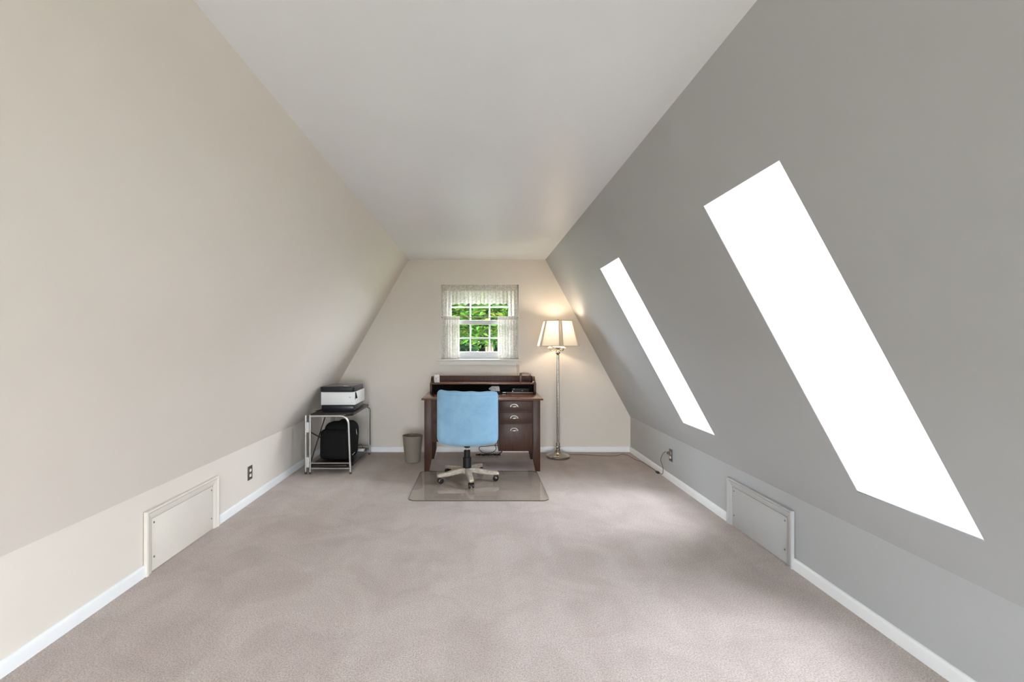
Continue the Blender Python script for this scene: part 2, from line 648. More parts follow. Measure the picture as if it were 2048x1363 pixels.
# skylights: shaft faces, frame, pane
def skylight(name, y0, y1, label):
    w = bpy.data.objects.new(name, None); C.objects.link(w); struct(w, label)
    w['kind'] = 'structure'
    t = .03
    e = .0015
    def face(nm, a, bq, c, d, out):
        bm = NB()
        A = [Vector(p) for p in (a, bq, c, d)]
        V0 = [bm.verts.new(p) for p in A]
        V1 = [bm.verts.new(p + out * t) for p in A]
        bm.faces.new(V0); bm.faces.new(V1[::-1])
        for i in range(4):
            bm.faces.new([V0[i], V0[(i + 1) % 4], V1[(i + 1) % 4], V1[i]])
        return obj(nm, bm, 'white', w, smooth=False)
    Pb = lambda y, d: slope_pt(S0, y) + BFL * (max(d, .004) / BFL.dot(NR))
    Y = Vector((0, 1, 0))
    nb = Vector((BFL.z, 0, -BFL.x))
    face('shaft_side', Pb(y1, 0), Pb(y1, SHAFT), slope_pt(S1, y1, SHAFT), slope_pt(S1, y1, .004), Y)
    face('shaft_side', Pb(y0, 0), Pb(y0, SHAFT), slope_pt(S1, y0, SHAFT), slope_pt(S1, y0, .004), -Y)
    face('shaft_sill', Pb(y0, 0), Pb(y1, 0), Pb(y1, SHAFT), Pb(y0, SHAFT), nb)
    face('shaft_top', slope_pt(S1, y0, .004), slope_pt(S1, y1, .004), slope_pt(S1, y1, SHAFT), slope_pt(S1, y0, SHAFT), DR)
    # frame around the glazing
    fr = NB()
    fw = .04
    def bar(sa, sb, ya, yb):
        c = [slope_pt(s, y, d) for s in (sa, sb) for y in (ya, yb) for d in (SHAFT, SHAFT + .06)]
        b = NB()
        V = [b.verts.new(p) for p in c]
        for q in ((0, 1, 3, 2), (4, 5, 7, 6), (0, 1, 5, 4), (2, 3, 7, 6), (0, 2, 6, 4), (1, 3, 7, 5)):
            b.faces.new([V[k] for k in q])
        merge(fr, b)
    bar(s_low - .06, s_low + .02, y0 - .06, y1 + .06)
    bar(S1 - .02, S1 + .06, y0 - .06, y1 + .06)
    bar(s_low + .02, S1 - .02, y0 - .06, y0 + .02)
    bar(s_low + .02, S1 - .02, y1 - .02, y1 + .06)
    obj('skylight_frame', fr, 'sash', w, smooth=False)
    g = NB()
    quad(g, [slope_pt(s_low, y0, SHAFT + .03), slope_pt(s_low, y1, SHAFT + .03), slope_pt(S1, y1, SHAFT + .03), slope_pt(S1, y0, SHAFT + .03)])
    obj('pane', g, 'skyglass', w, smooth=False)
MT['skyglass'] = thin_glass('skylight_glass', (.25, .256, .257))
skylight('window_1', *SKYLIGHTS[2], 'white skylight shaft nearest the camera')
skylight('fill_window_5', *SKYLIGHTS[0], 'unseen skylight added for fill light, furthest behind the camera')
skylight('fill_window_6', *SKYLIGHTS[1], 'unseen skylight added for fill light beside the camera')
skylight('window_2', *SKYLIGHTS[3], 'white skylight shaft nearer the lamp')


# sash windows
def sash_window(name, y, out, W, glass_x, up, low, label):
    """up / low: (z0, zmid, z1) of the glazed area of each sash"""
    w = bpy.data.objects.new(name, None); C.objects.link(w); struct(w, label)
    yy = lambda a, c: (min(y + out * a, y + out * c), max(y + out * a, y + out * c))
    x0, x1, z0, z1 = W
    g0, g1 = glass_x
    fr = NB()
    a, c = yy(.05, .135)
    box(fr, x0, g0 - .045, a, c, z0, z1, .004); box(fr, g1 + .045, x1, a, c, z0, z1, .004)
    box(fr, g0 - .045, g1 + .045, a, c, up[2] + .04, z1, .004)
    box(fr, g0 - .045, g1 + .045, a, c, z0, low[0] - .055, .004)
    obj('window_frame', fr, 'sash', w)
    for nm, S, (a, c), rails in (('upper_sash', up, yy(.10, .128), (.05, .04)), ('lower_sash', low, yy(.065, .095), (.055, .056))):
        sb = NB()
        zt = S[2] + (rails[1] if nm == 'upper_sash' else rails[1])
        zb = S[0] - (rails[0])
        if nm == 'upper_sash':
            zb = S[0] - .05
        box(sb, g0 - .045, g0, a, c, zb, zt, .003); box(sb, g1, g1 + .045, a, c, zb, zt, .003)
        box(sb, g0, g1, a, c, S[2], zt, .003); box(sb, g0, g1, a, c, zb, S[0], .003)
        so = obj(nm, sb, 'sash', w)
        m = .0085
        xs = [g0 + (g1 - g0) * k / 3 for k in range(4)]
        zs = list(S)
        for k in (1, 2):
            obj('muntin', bx(xs[k] - m, xs[k] + m, a + .006, c - .004, S[0], S[2], bev=.003), 'sash', so)
        obj('muntin', bx(g0, g1, a + .007, c - .005, S[1] - m, S[1] + m, bev=.003), 'sash', so)
        mid = (a + c) / 2
        for i in range(3):
            for j in range(2):
                p = NB()
                quad(p, [(xs[i], mid, zs[j]), (xs[i + 1], mid, zs[j]), (xs[i + 1], mid, zs[j + 1]), (xs[i], mid, zs[j + 1])])
                obj('pane', p, 'glass', so, smooth=False)
    return w
w3 = sash_window('window_3', YB, 1, WIN, (-.339, .404), (1.681, 1.85, 2.045), (1.274, 1.448, 1.625), 'white sash window with divided panes above the desk')
for nm, w, lab in (('fill_window_4', REAR_FILL[0], 'narrow unseen window added for fill light near the left slope'), ('fill_window_7', REAR_FILL[1], 'low unseen window added for fill light in the middle of the gable'), ('fill_window_8', REAR_FILL[2], 'narrow unseen window added for fill light near the right slope')):
    z_ = lambda f: w[2] + (w[3] - w[2]) * f
    sash_window(nm, YF, -1, w, (w[0] + .06, w[1] - .06), (z_(.54), z_(.74), z_(.95)), (z_(.07), z_(.28), z_(.49)), lab)
# stool and apron of the gable window
s_ = NB()
box(s_, -.525, .556, YB - .052, YB + .06, 1.160, 1.182, .006)
obj('window_sill', s_, 'sill', w3)
s_ = NB()
prism(s_, [(-.492, 1.160), (.522, 1.160), (.512, 1.105), (-.482, 1.105)], YB - .022, YB - .0005, 'xz', .003)
obj('apron', s_, 'sill', w3)


# ------------------------------------------------------------------ access panels on the knee walls
def access_panel(label, x, s, y0, y1, ztop, mat):
    """s = +1: the panel faces +x (left wall); frame of three moulded strips round a flat door"""
    t = thing('access_panel', label, 'access panel', (x, (y0 + y1) / 2, 0))
    hw = (y1 - y0) / 2
    fw = .058
    X = lambda a, c: (min(s * a, s * c), max(s * a, s * c))
    prof = [(0, .004), (.0, .024), (.010, .026), (.020, .019), (.034, .017), (.046, .015), (fw, .010), (fw, .004)]  # distance in from the outer edge, height off the wall
    def strip(nm, a, c, da, dc):
        # sweep the moulding from corner a to corner c (outer edge), mitred by da / dc
        bm = NB()
        A = [bm.verts.new((s * h, a[0] + da[0] * d, a[1] + da[1] * d)) for d, h in prof]
        B = [bm.verts.new((s * h, c[0] + dc[0] * d, c[1] + dc[1] * d)) for d, h in prof]
        n = len(prof)
        bm.faces.new(A); bm.faces.new(B[::-1])
        for i in range(n):
            bm.faces.new([A[i], A[(i + 1) % n], B[(i + 1) % n], B[i]])
        obj(nm, bm, mat, t, angle=20)
    strip('frame_strip', (-hw, 0), (-hw, ztop), (1, 0), (1, -1))
    strip('frame_strip', (-hw, ztop), (hw, ztop), (1, -1), (-1, -1))
    strip('frame_strip', (hw, ztop), (hw, 0), (-1, -1), (-1, 0))
    x0, x1 = X(.001, .009)
    obj('panel_board', bx(x0, x1, -hw + fw + .003, hw - fw - .003, .004, ztop - fw - .003, bev=.001), mat, t)
    for yy in (-hw + fw + .022, hw - fw - .022):
        for zz in (.085, ztop - fw - .03):
            bm = NB()
            bmesh.ops.create_cone(bm, cap_ends=True, segments=12, radius1=.0065, radius2=.0045, depth=.003,
                                  matrix=Matrix.Translation((s * .0105, yy, zz)) @ Matrix.Rotation(R(90) * s, 4, 'Y'))
            obj('screw', bm, 'screw', t)
    return t
access_panel('cream framed access panel low in the left knee wall', XL, 1, *PL, .383, 'cream')
access_panel('framed access panel, shade painted into its grey, low in the right knee wall beneath the skylights', XR, -1, *PR, .356, 'panel_shaded')


# ------------------------------------------------------------------ outlets
def outlet(label, x, s, y, z):
    t = thing('wall_outlet', label, 'outlet', (x, y, z))
    X = lambda a, c: (min(s * a, s * c), max(s * a, s * c))
    obj('cover_plate', bx(*X(.0005, .006), -.038, .038, -.06, .06, bev=.002), 'plate', t)
    for zz in (-.022, .022):
        so = NB()
        poly = [(.0165 * math.cos(a), zz + max(-.0125, min(.0125, .0165 * math.sin(a)))) for a in [2 * math.pi * k / 20 for k in range(20)]]
        prism(so, poly, *X(.004, .0085), 'yz')
        so = obj('socket', so, 'socket', t)
        for yy, hh in ((-.006, .005), (.006, .004)):
            obj('slot', bx(*X(.008, .0088), yy - .001, yy + .001, zz + .001, zz + .001 + hh), 'dark', so)
    obj('screw', lathe(NB(), [(0, 0), (.003, 0)], seg=8) and bx(*X(.006, .007), -.002, .002, -.002, .002, bev=.0008), 'screw', t)
    return t
outlet('bronze outlet plate with white sockets on the left knee wall', XL, 1, 4.03, .258)
outlet('bronze outlet plate with a cord plugged in on the right knee wall', XR, -1, 4.66, .258)


def on_floor(px, py, z=0.0):
    Y = (H - z) * F / (py - CY)
    return Vector(((px - CX) / F * Y, Y, z))
def at_depth(px, py, Y):
    return Vector(((px - CX) / F * Y, Y, H - (py - CY) / F * Y))


# ------------------------------------------------------------------ desk with hutch
DX, DY = .054, 5.30
desk = thing('writing_desk', 'dark cherry wood desk with a low hutch and cup pull drawers under the window', 'desk', (DX, DY, 0), R(-.6))
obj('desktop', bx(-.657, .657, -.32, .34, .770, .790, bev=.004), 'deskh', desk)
def leg(x_out, sgn, y0, y1):
    # outer edge x_out, board runs inward (sgn), foot tapers on the inner edge
    w, wf, zt = .079, .052, .123
    prism_b = prism(NB(), [(x_out, 0), (x_out + sgn * wf, 0), (x_out + sgn * w, zt), (x_out + sgn * w, .770), (x_out, .770)], y0, y1, 'xz', .002)
    return obj('leg', prism_b, 'desk', desk)
for y0, y1 in ((-.297, -.262), (.225, .26)):
    leg(-.6275, 1, y0, y1)
    leg(.6275, -1, y0, y1)
obj('side_panel', bx(-.622, -.604, -.262, .225, .30, .770), 'desk', desk)
obj('side_panel', bx(.604, .622, -.262, .225, .213, .770), 'desk', desk)
obj('back_panel', bx(-.548, .548, .228, .243, .46, .770), 'desk', desk)
obj('apron', bx(-.25, .170, -.285, -.268, .715, .770), 'desk', desk)


def cup_pull(x, z, parent):
    b = NB()
    N, K = 16, 7
    W, Hh, D = .036, .026, .022
    rings = []
    for j in range(K + 1):
        ph = math.pi / 2 * j / K       # 0 at the face rim .. top
        ring = []
        for i in range(N + 1):
            th = math.pi * i / N
            r = math.cos(ph)
            ring.append(b.verts.new((x + W * math.cos(th) * r, -.3005 - D * math.sin(ph), z - .008 + Hh * math.sin(th) * r)))
        rings.append(ring)
    for a, c in zip(rings, rings[1:]):
        for i in range(N):
            b.faces.new([a[i], a[i + 1], c[i + 1], c[i]])
    bmesh.ops.remove_doubles(b, verts=b.verts[:], dist=1e-5)
    # flange
    inn = [(x + W * math.cos(math.pi * i / N), z - .008 + Hh * math.sin(math.pi * i / N)) for i in range(N + 1)]
    out = [(x + (W + .008) * math.cos(math.pi * i / N), z - .008 + (Hh + .006) * math.sin(math.pi * i / N)) for i in range(N + 1)]
    for i in range(N):
        quad(b, [(inn[i][0], -.301, inn[i][1]), (inn[i + 1][0], -.301, inn[i + 1][1]), (out[i + 1][0], -.301, out[i + 1][1]), (out[i][0], -.301, out[i][1])])
    return obj('cup_pull', b, 'nickel', parent, angle=60)
for x0, x1, zb in ((.174, .548, .213), (-.5485, -.25, .313)):
    obj('pedestal', bx(x0, x1, -.278, .225, zb, .768), 'desk', desk)
    for z0, z1 in ((.649, .761), (.523, .637), (zb + .005, .513)):
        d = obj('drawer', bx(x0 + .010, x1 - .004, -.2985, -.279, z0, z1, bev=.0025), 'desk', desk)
        cup_pull((x0 + x1) / 2 - (.015 if x0 > 0 else 0), (z0 + z1) / 2 if z1 > .52 else .447, d)
# hutch
side = [(.12, .7905), (.12, .915), (.165, .921), (.205, .935), (.232, .962), (.262, .983), (.345, .986), (.345, .7905)]
for xa, xb in ((-.613, -.588), (.605, .632)):
    obj('hutch_side', prism(NB(), side, xa, xb, 'yz', .002), 'desk', desk)
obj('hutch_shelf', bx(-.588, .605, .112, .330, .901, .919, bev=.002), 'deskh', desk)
obj('hutch_back', bx(-.588, .605, .331, .345, .9005, .990, bev=.002), 'desk', desk)
obj('shaded_bay_back', bx(-.588, .605, .331, .343, .7905, .9000), 'dark', desk)  # near-black colour stands in for the shade inside the bay


# things on and in the hutch
def desk_pt(px, py, Y, z):
    return Vector(((px - CX) / F * Y, Y, z))
p = desk_pt(873.2, 0, 5.53, .919)
t = thing('tissue_cube', 'small white cube box with grey print on the end of the hutch shelf', 'box', p, R(12))
obj('box_body', bx(-.031, .031, -.036, .036, .0005, .080, bev=.004), 'paper', t)
obj('torn_flap', prism(NB(), [(-.03, .079), (.03, .079), (.024, .094), (.004, .088), (-.016, .092)], -.01, -.006, 'xz'), 'paper', t)
for k, (x, z, w, h) in enumerate([(-.014, .058, .018, .004), (-.008, .044, .012, .009), (.012, .062, .006, .012), (-.012, .026, .022, .003), (-.012, .018, .018, .003), (.016, .030, .010, .004)]):
    obj('print_mark', bx(x - w / 2, x + w / 2, -.0372, -.0360, z - h / 2, z + h / 2), 'print_', t)

p = desk_pt(990, 0, 5.50, .7905)
t = thing('tape_dispenser', 'small white plastic gadget with a spout on a black base in the hutch', 'dispenser', p)
b = NB(); rbox(b, (.055, .03, .012), .008, 6, lambda q: q + Vector((0, 0, .0125)))
obj('base_block', b, 'black', t)
b = prism(NB(), [(-.052, .026), (.058, .026), (.050, .078), (.040, .086), (-.036, .086), (-.046, .078)], -.026, .026, 'xz', .005)
obj('shell', b, 'pwhite', t)
obj('spout', prism(NB(), [(-.052, .036), (-.044, .076), (-.058, .070), (-.076, .054), (-.066, .040)], -.016, .016, 'xz', .003), 'pwhite', t)
obj('button', bx(-.006, .006, -.0285, -.0255, .050, .060, bev=.001), 'print_', t)
for x, z, w in ((-.02, .068, .03), (-.022, .060, .02), (.024, .066, .018)):
    obj('print_mark', bx(x - w / 2, x + w / 2, -.0275, -.0262, z - .0015, z + .0015), 'print_', t)
obj('label_strip', bx(-.018, .024, -.0312, -.0296, .010, .016), 'socket', t)

p = desk_pt(1004, 0, 5.50, .7905)
t = thing('power_adapter', 'flat black adapter box with a pale strip beside the white gadget', 'adapter', p + Vector((.035, 0, 0)))
obj('case', bx(-.036, .036, -.028, .04, .0005, .022, bev=.004), 'black', t)
obj('label_strip', bx(-.030, .010, -.0295, -.0275, .008, .014), 'silver', t)

p = desk_pt(1039, 0, 5.53, .7905)
t = thing('wooden_tray', 'thin tan wooden tray lying in the right end of the hutch', 'tray', p)
obj('tray_board', bx(-.155, .155, -.06, .07, .0005, .010, bev=.002), 'tray', t)
obj('tray_lip', bx(-.155, .155, -.066, -.0605, .0005, .017, bev=.001), 'tray', t)
t = thing('modem', 'black modem box with small lights on the tan tray in the hutch', 'modem', p + Vector((.0, .005, .0105)))
obj('case', bx(-.10, .115, -.045, .055, 0, .052, bev=.008), 'black', t)
obj('front_ridge', bx(-.06, .10, -.0485, -.0455, .034, .038, bev=.001), 'pblack', t)
for x, z in ((-.07, .04), (-.085, .014), (.03, .02)):
    obj('indicator', bx(x - .004, x + .004, -.0475, -.0445, z - .003, z + .003), 'silver', t)

p = desk_pt(1050, 0, 5.50, .9195)
t = thing('letter_holder', 'bronze wire letter holder standing on the right end of the hutch shelf', 'letter holder', p)
obj('post', bx(-.060, -.040, -.016, .016, .0, .108, bev=.002), 'bronze', t)
for yy, zt in ((-.012, .112), (.012, .096)):
    b = NB(); tube(b, smooth_path([(-.062, yy, .004), (-.062, yy, zt - .012), (-.05, yy, zt), (.0, yy, zt + .003), (.05, yy, zt - .004), (.064, yy, zt - .016), (.064, yy, .06), (.062, yy, .004)], 5), .0028, 8)
    obj('wire_loop', b, 'bronze', t)
b = NB(); tube(b, [(-.04, 0, .066), (.064, 0, .066)], .002, 6)
obj('cross_wire', b, 'bronze', t)
obj('foot_plate', bx(-.066, .066, -.018, .018, .0, .004, bev=.001), 'bronze', t)
t = obj('pencil_eraser', bx(-.013, .013, -.007, .007, 0, .011, bev=.003), 'pwhite')
t.location = desk_pt(1066.5, 0, 5.48, .9195); t.rotation_euler = (0, 0, R(20))
tag(t, 'small white eraser at the right end of the hutch shelf', 'eraser')
# thin cable hanging from the sill behind the hutch
b = NB()
tube(b, smooth_path([at_depth(1034, 727, 5.84), at_depth(1035, 745, 5.80), at_depth(1036.5, 758, 5.72), at_depth(1036.8, 762, 5.62)], 5), .0022, 6)
tube(b, smooth_path([at_depth(1036.5, 729, 5.84), at_depth(1037.6, 735, 5.82), at_depth(1038.4, 758, 5.70), at_depth(1038.6, 761, 5.62)], 5), .0026, 6)
tag(obj('hanging_cable', b, 'bronze'), 'thin double cable hanging from the window sill end behind the letter holder', 'cable')

# ------------------------------------------------------------------ glass chair mat
t = thing('chair_mat', 'smoked glass chair mat with rounded corners lying under the blue chair', 'mat', (.012, 4.525, 0))
def rounded_rect(hx, hy, r, n=8):
    out = []
    for cx, cy, a0 in ((hx - r, hy - r, 0), (-hx + r, hy - r, 90), (-hx + r, -hy + r, 180), (hx - r, -hy + r, 270)):
        out += [(cx + r * math.cos(R(a0 + 90 * k / n)), cy + r * math.sin(R(a0 + 90 * k / n))) for k in range(n + 1)]
    return out
rr = rounded_rect(.624, .468, .07)
b = NB()
b.faces.new([b.verts.new((x, y, .0085)) for x, y in rr])
obj('glass_sheet', b, 'mat', t, smooth=False)
b = NB()
V0 = [b.verts.new((x, y, .001)) for x, y in rr]; V1 = [b.verts.new((x, y, .0085)) for x, y in rr]
for i in range(len(rr)):
    j = (i + 1) % len(rr)
    b.faces.new([V0[i], V0[j], V1[j], V1[i]])
obj('polished_edge', b, 'matedge', t)

# ------------------------------------------------------------------ blue office chair
ch = thing('office_chair', 'light blue upholstered swivel chair with a limed wood five star base', 'chair', (-.105, 4.675, .009))
def back_fn(p):
    # p: x width, y thickness, z height, bent round the sitter and reclined
    x, y, z = p
    v = (z + .262) / .524
    w = 1.0 - .018 * v
    if v < .18:
        w -= .05 * ((.18 - v) / .18) ** 2
    x2 = x * w
    y2 = y + .55 * x2 * x2 - .02 - .05 * v
    z2 = z + .657
    z2 += max(0, v - .75) / .25 * (.010 * (x / .29) ** 4 - .006 * (x / .29) + .0025 * math.sin(x * 40))
    z2 += .016 * max(0, .25 - v) / .25 * (x / .29) ** 2
    return Vector((x2 + .010, y2 - .235, z2))
b = NB(); rbox(b, (.296, .048, .264), .046, 30, back_fn)
bk = obj('backrest', b, 'blue', ch, angle=80)
seam = [back_fn(Vector((x, -.036, .2345))) for x in [-.27 + .54 * k / 30 for k in range(31)]]
b = NB(); tube(b, [s + Vector((0, -.0105, .002)) for s in seam], .003, 6)
obj('piping', b, 'blue', bk)
b = NB(); rbox(b, (.265, .225, .055), .05, 16, lambda p: p + Vector((.0, .045, .475)))
obj('seat', b, 'blue', ch, angle=80)
obj('seat_plate', bx(-.10, .10, -.10, .14, .385, .425, bev=.01), 'black', ch)
obj('gas_rod', lathe(NB(), [(0, .27), (.0125, .27), (.0125, .385), (0, .385)], seg=20), 'chrome', ch)
obj('column_cover', lathe(NB(), [(0, .115), (.041, .115), (.041, .222), (.039, .226), (.032, .228), (.032, .292), (.030, .296), (0, .296)], seg=28), 'black', ch)
obj('collar', lathe(NB(), [(0, .325), (.030, .325), (.030, .335), (0, .335)], seg=20), 'black', ch)
obj('hub', lathe(NB(), [(0, .068), (.050, .068), (.056, .08), (.056, .105), (.046, .122), (0, .122)], seg=28), 'limed', ch)
def arm_mesh():
    b = NB()
    secs = [(.03, .030, .074, .122), (.09, .028, .072, .122), (.15, .026, .066, .113), (.21, .0255, .062, .104), (.265, .0255, .060, .100), (.300, .024, .060, .096), (.318, .018, .062, .088), (.325, .009, .066, .080)]
    rings = []
    for x, hw, z0, z1 in secs:
        c = .009
        pts = [(-hw, z0 + c), (-hw + c, z0), (hw - c, z0), (hw, z0 + c), (hw, z1 - c), (hw - c, z1), (-hw + c, z1), (-hw, z1 - c)]
        rings.append([b.verts.new((x, u, z)) for u, z in pts])
    for a, c in zip(rings, rings[1:]):
        for k in range(8):
            b.faces.new([a[k], a[(k + 1) % 8], c[(k + 1) % 8], c[k]])
    b.faces.new(rings[0]); b.faces.new(rings[-1][::-1])
    return b
arm0 = obj('base_arm', arm_mesh(), 'limed', ch, angle=40)
b = NB()
tube(b, [(.296, 0, .03), (.296, 0, .062)], .008, 10)
prism(b, [(.296 + .024 * math.cos(R(a)), .028 + .026 * math.sin(R(a))) for a in range(0, 181, 20)], -.006, .006, 'xz')
caster0 = obj('caster', b, 'wheel', arm0)
for s in (-1, 1):
    b = NB()
    lathe(b, [(0, -.010), (.020, -.010), (.027, -.006), (.028, 0), (.027, .006), (.020, .010), (0, .011)], seg=22)
    bmesh.ops.rotate(b, verts=b.verts[:], matrix=Matrix.Rotation(R(90), 3, 'X'))
    bmesh.ops.translate(b, verts=b.verts[:], vec=(.292, s * .018, .0285))
    obj('wheel', b, 'wheel', arm0)
ANG = [-81 + 72 * k for k in range(5)]
arm0.rotation_euler = (0, 0, R(ANG[0]))
for a in ANG[1:]:
    dup(arm0, ch, rot=(0, 0, R(a)))

# ------------------------------------------------------------------ floor lamp
LX, LY = .974, 5.60
lamp = thing('floor_lamp', 'brushed nickel floor lamp with a lit cream paneled shade beside the desk', 'floor lamp', (LX, LY, 0))
obj('base', lathe(NB(), [(0, .002), (.138, .002), (.142, .008), (.142, .028), (.136, .034), (.110, .036), (.104, .041), (.080, .046), (.050, .060), (.030, .082), (.022, .092), (0, .092)], seg=48), 'lampm', lamp)
obj('stem_collar', lathe(NB(), [(0, .088), (.024, .088), (.024, .115), (.020, .120), (.030, .126), (.032, .134), (.024, .142), (.024, .178), (.020, .182), (0, .182)], seg=28), 'lampm', lamp)
obj('pole', lathe(NB(), [(0, .178), (.0155, .178), (.0155, 1.235), (0, 1.235)], seg=20), 'lampm', lamp)
obj('ball_finial', lathe(NB(), [(0, 1.228), (.018, 1.23), (.018, 1.240), (.013, 1.246), (.024, 1.256), (.029, 1.270), (.027, 1.286), (.016, 1.300), (.012, 1.312), (.03, 1.322), (.034, 1.330), (0, 1.332)], seg=28), 'lampm', lamp)
obj('diffuser_bowl', lathe(NB(), [(.012, 1.328), (.040, 1.333), (.062, 1.342), (.072, 1.352), (.069, 1.354), (.058, 1.346), (.038, 1.338), (0, 1.335)], seg=32), 'glassb', lamp)
for a in (186, 300, 62):
    ca, sa = math.cos(R(a)), math.sin(R(a))
    b = NB(); tube(b, smooth_path([(ca * r, sa * r, z) for r, z in ((.014, 1.322), (.045, 1.306), (.07, 1.296), (.092, 1.300), (.100, 1.316), (.101, 1.332))], 5), .0055, 8)
    ar = obj('candle_arm', b, 'lampm', lamp)
    obj('candle_cup', lathe(NB(), [(.0, 1.326), (.030, 1.326), (.028, 1.334), (.014, 1.338), (.0125, 1.40), (0, 1.40)], c=(ca * .101, sa * .101, 0), seg=18), 'cup', ar)
obj('bulb', lathe(NB(), [(0, 1.49), (.012, 1.495), (.02, 1.52), (.03, 1.55), (.028, 1.575), (.014, 1.593), (0, 1.597)], seg=16), 'bulb', lamp)
obj('bulb_socket', lathe(NB(), [(0, 1.330), (.012, 1.330), (.012, 1.38), (.018, 1.385), (.018, 1.493), (0, 1.493)], seg=16), 'lampm', lamp)
b = NB(); tube(b, [(0, -.0, 1.39), (.055, 0, 1.44), (.062, 0, 1.52), (.04, 0, 1.60), (0, 0, 1.645)], .002, 6); tube(b, [(0, 0, 1.39), (-.055, 0, 1.44), (-.062, 0, 1.52), (-.04, 0, 1.60), (0, 0, 1.645)], .002, 6)
obj('harp', b, 'lampm', lamp)
obj('finial', lathe(NB(), [(0, 1.642), (.010, 1.643), (.005, 1.652), (.009, 1.662), (.006, 1.672), (0, 1.676)], seg=14), 'lampm', lamp)
b = NB()
for k in range(3):
    a = R(30 + 120 * k)
    tube(b, [(0, 0, 1.645), (.160 * math.cos(a), .138 * math.sin(a), 1.648)], .002, 6)
obj('shade_spider', b, 'lampm', lamp)
# hexagonal shade: a corner faces the camera; six panels, six corner bands, two rims
RT, RB_, ZT_, ZB_ = .188, .274, 1.652, 1.352
hexp = lambda r, k: Vector((r * math.cos(R(-90 + 60 * k)), r * math.sin(R(-90 + 60 * k)) * .86, 0))
for k in range(6):
    a0, a1 = hexp(RT, k) + Vector((0, 0, ZT_)), hexp(RT, k + 1) + Vector((0, 0, ZT_))
    b0, b1 = hexp(RB_, k) + Vector((0, 0, ZB_)), hexp(RB_, k + 1) + Vector((0, 0, ZB_))
    b = NB(); quad(b, [b0, b1, a1, a0])
    obj('shade_panel', b, 'shade', lamp, smooth=False)
for k in range(6):
    b = NB()
    for s in (1, -1):
        T0, T1 = hexp(RT, k) + Vector((0, 0, ZT_)), hexp(RT, k + s) + Vector((0, 0, ZT_))
        B0, B1 = hexp(RB_, k) + Vector((0, 0, ZB_)), hexp(RB_, k + s) + Vector((0, 0, ZB_))
        wt, wb = .022 / (T1 - T0).length * 1.0, .030 / (B1 - B0).length
        o_ = (hexp(1, k) * .7 + hexp(1, k + s) * .3).normalized() * .0025
        quad(b, [B0 + o_, B0.lerp(B1, wb) + o_, T0.lerp(T1, wt) + o_, T0 + o_])
    obj('shade_band', b, 'band', lamp, smooth=False)
for nm, r, z in (('shade_rim', RT, ZT_), ('shade_rim', RB_, ZB_)):
    b = NB()
    pts = [hexp(r + .001, k) + Vector((0, 0, z)) for k in range(7)]
    for i in range(6):
        tube(b, [pts[i], pts[i + 1]], .0035, 8)
    obj(nm, b, 'band', lamp)

# lamp cord over the carpet to the outlet
b = NB()
path = [on_floor(1138, 909), on_floor(1168, 909.5), on_floor(1200, 911.5), on_floor(1233, 911.5), on_floor(1244, 908.5), on_floor(1256, 911), on_floor(1270, 919), on_floor(1284, 924)]
path = [Vector((min(p.x, XR - .03), p.y, .005)) for p in path]
path += [Vector((XR - .022, 5.10, .006)), Vector((XR - .022, 4.93, .010)), Vector((XR - .03, 4.80, .03)), Vector((XR - .03, 4.79, .10)), Vector((XR - .025, 4.86, .16)), Vector((XR - .02, 4.82, .23)), Vector((XR - .04, 4.70, .284))]
tube(b, smooth_path(path, 6), .0032, 6)
cd = thing('lamp_cord', 'thin brown lamp cord lying on the carpet and plugged into the right outlet', 'cord')
obj('cable', b, 'cord', cd)
obj('plug', bx(XR - .040, XR - .009, 4.647, 4.673, .268, .292, bev=.004), 'cord', cd)
obj('inline_switch', bx(XR - .045, XR - .016, 4.90, 4.955, .002, .020, bev=.004), 'bcord', cd)

# cords below the desk
b = NB()
for k in range(6):
    pts = [(-.02 + .05 * j, 5.67 + .03 * math.sin(j * 1.7 + k), .012 + .012 * abs(math.sin(j * 1.1 + k * 2))) for j in range(7)]
    tube(b, smooth_path(pts, 4), .0036, 5)
cb = thing('cord_bundle', 'tangled black and brown cords on the carpet behind the desk', 'cords')
obj('floor_coil', b, 'bcord', cb)
b = NB()
tube(b, smooth_path([at_depth(1000, 890, 5.57), at_depth(985, 890, 5.58), at_depth(972, 892, 5.6), at_depth(960, 893, 5.6), at_depth(959, 899, 5.62), at_depth(967, 905, 5.62), at_depth(982, 905, 5.62), at_depth(992, 898, 5.6), at_depth(990, 889, 5.58), at_depth(996, 884, 5.57)], 5), .004, 6)
obj('hanging_loop', b, 'bcord', cb)
b = NB()
tube(b, smooth_path([at_depth(1008, 894, 5.4), at_depth(1003, 903, 5.4), at_depth(999, 906.5, 5.4)], 4), [.004] * 4 + [.008] * 4 + [.012], 7)
obj('loose_plug', b, 'bcord', cb)

# ------------------------------------------------------------------ waste bin
t = thing('waste_bin', 'taupe plastic waste bin standing between the cart and the desk', 'waste bin', (-.757, 5.40, 0))
obj('bin_body', lathe(NB(), [(0, .004), (.082, .004), (.088, .010), (.100, .12), (.112, .24), (.1175, .305), (.1130, .305), (.107, .24), (.094, .12), (.083, .016), (0, .016)], seg=48, sy=.92), 'bin', t)
obj('rim', lathe(NB(), [(.1165, .298), (.1200, .303), (.1200, .310), (.1170, .313), (.1125, .309), (.1125, .302)], seg=48, sy=.92), 'bin', t)

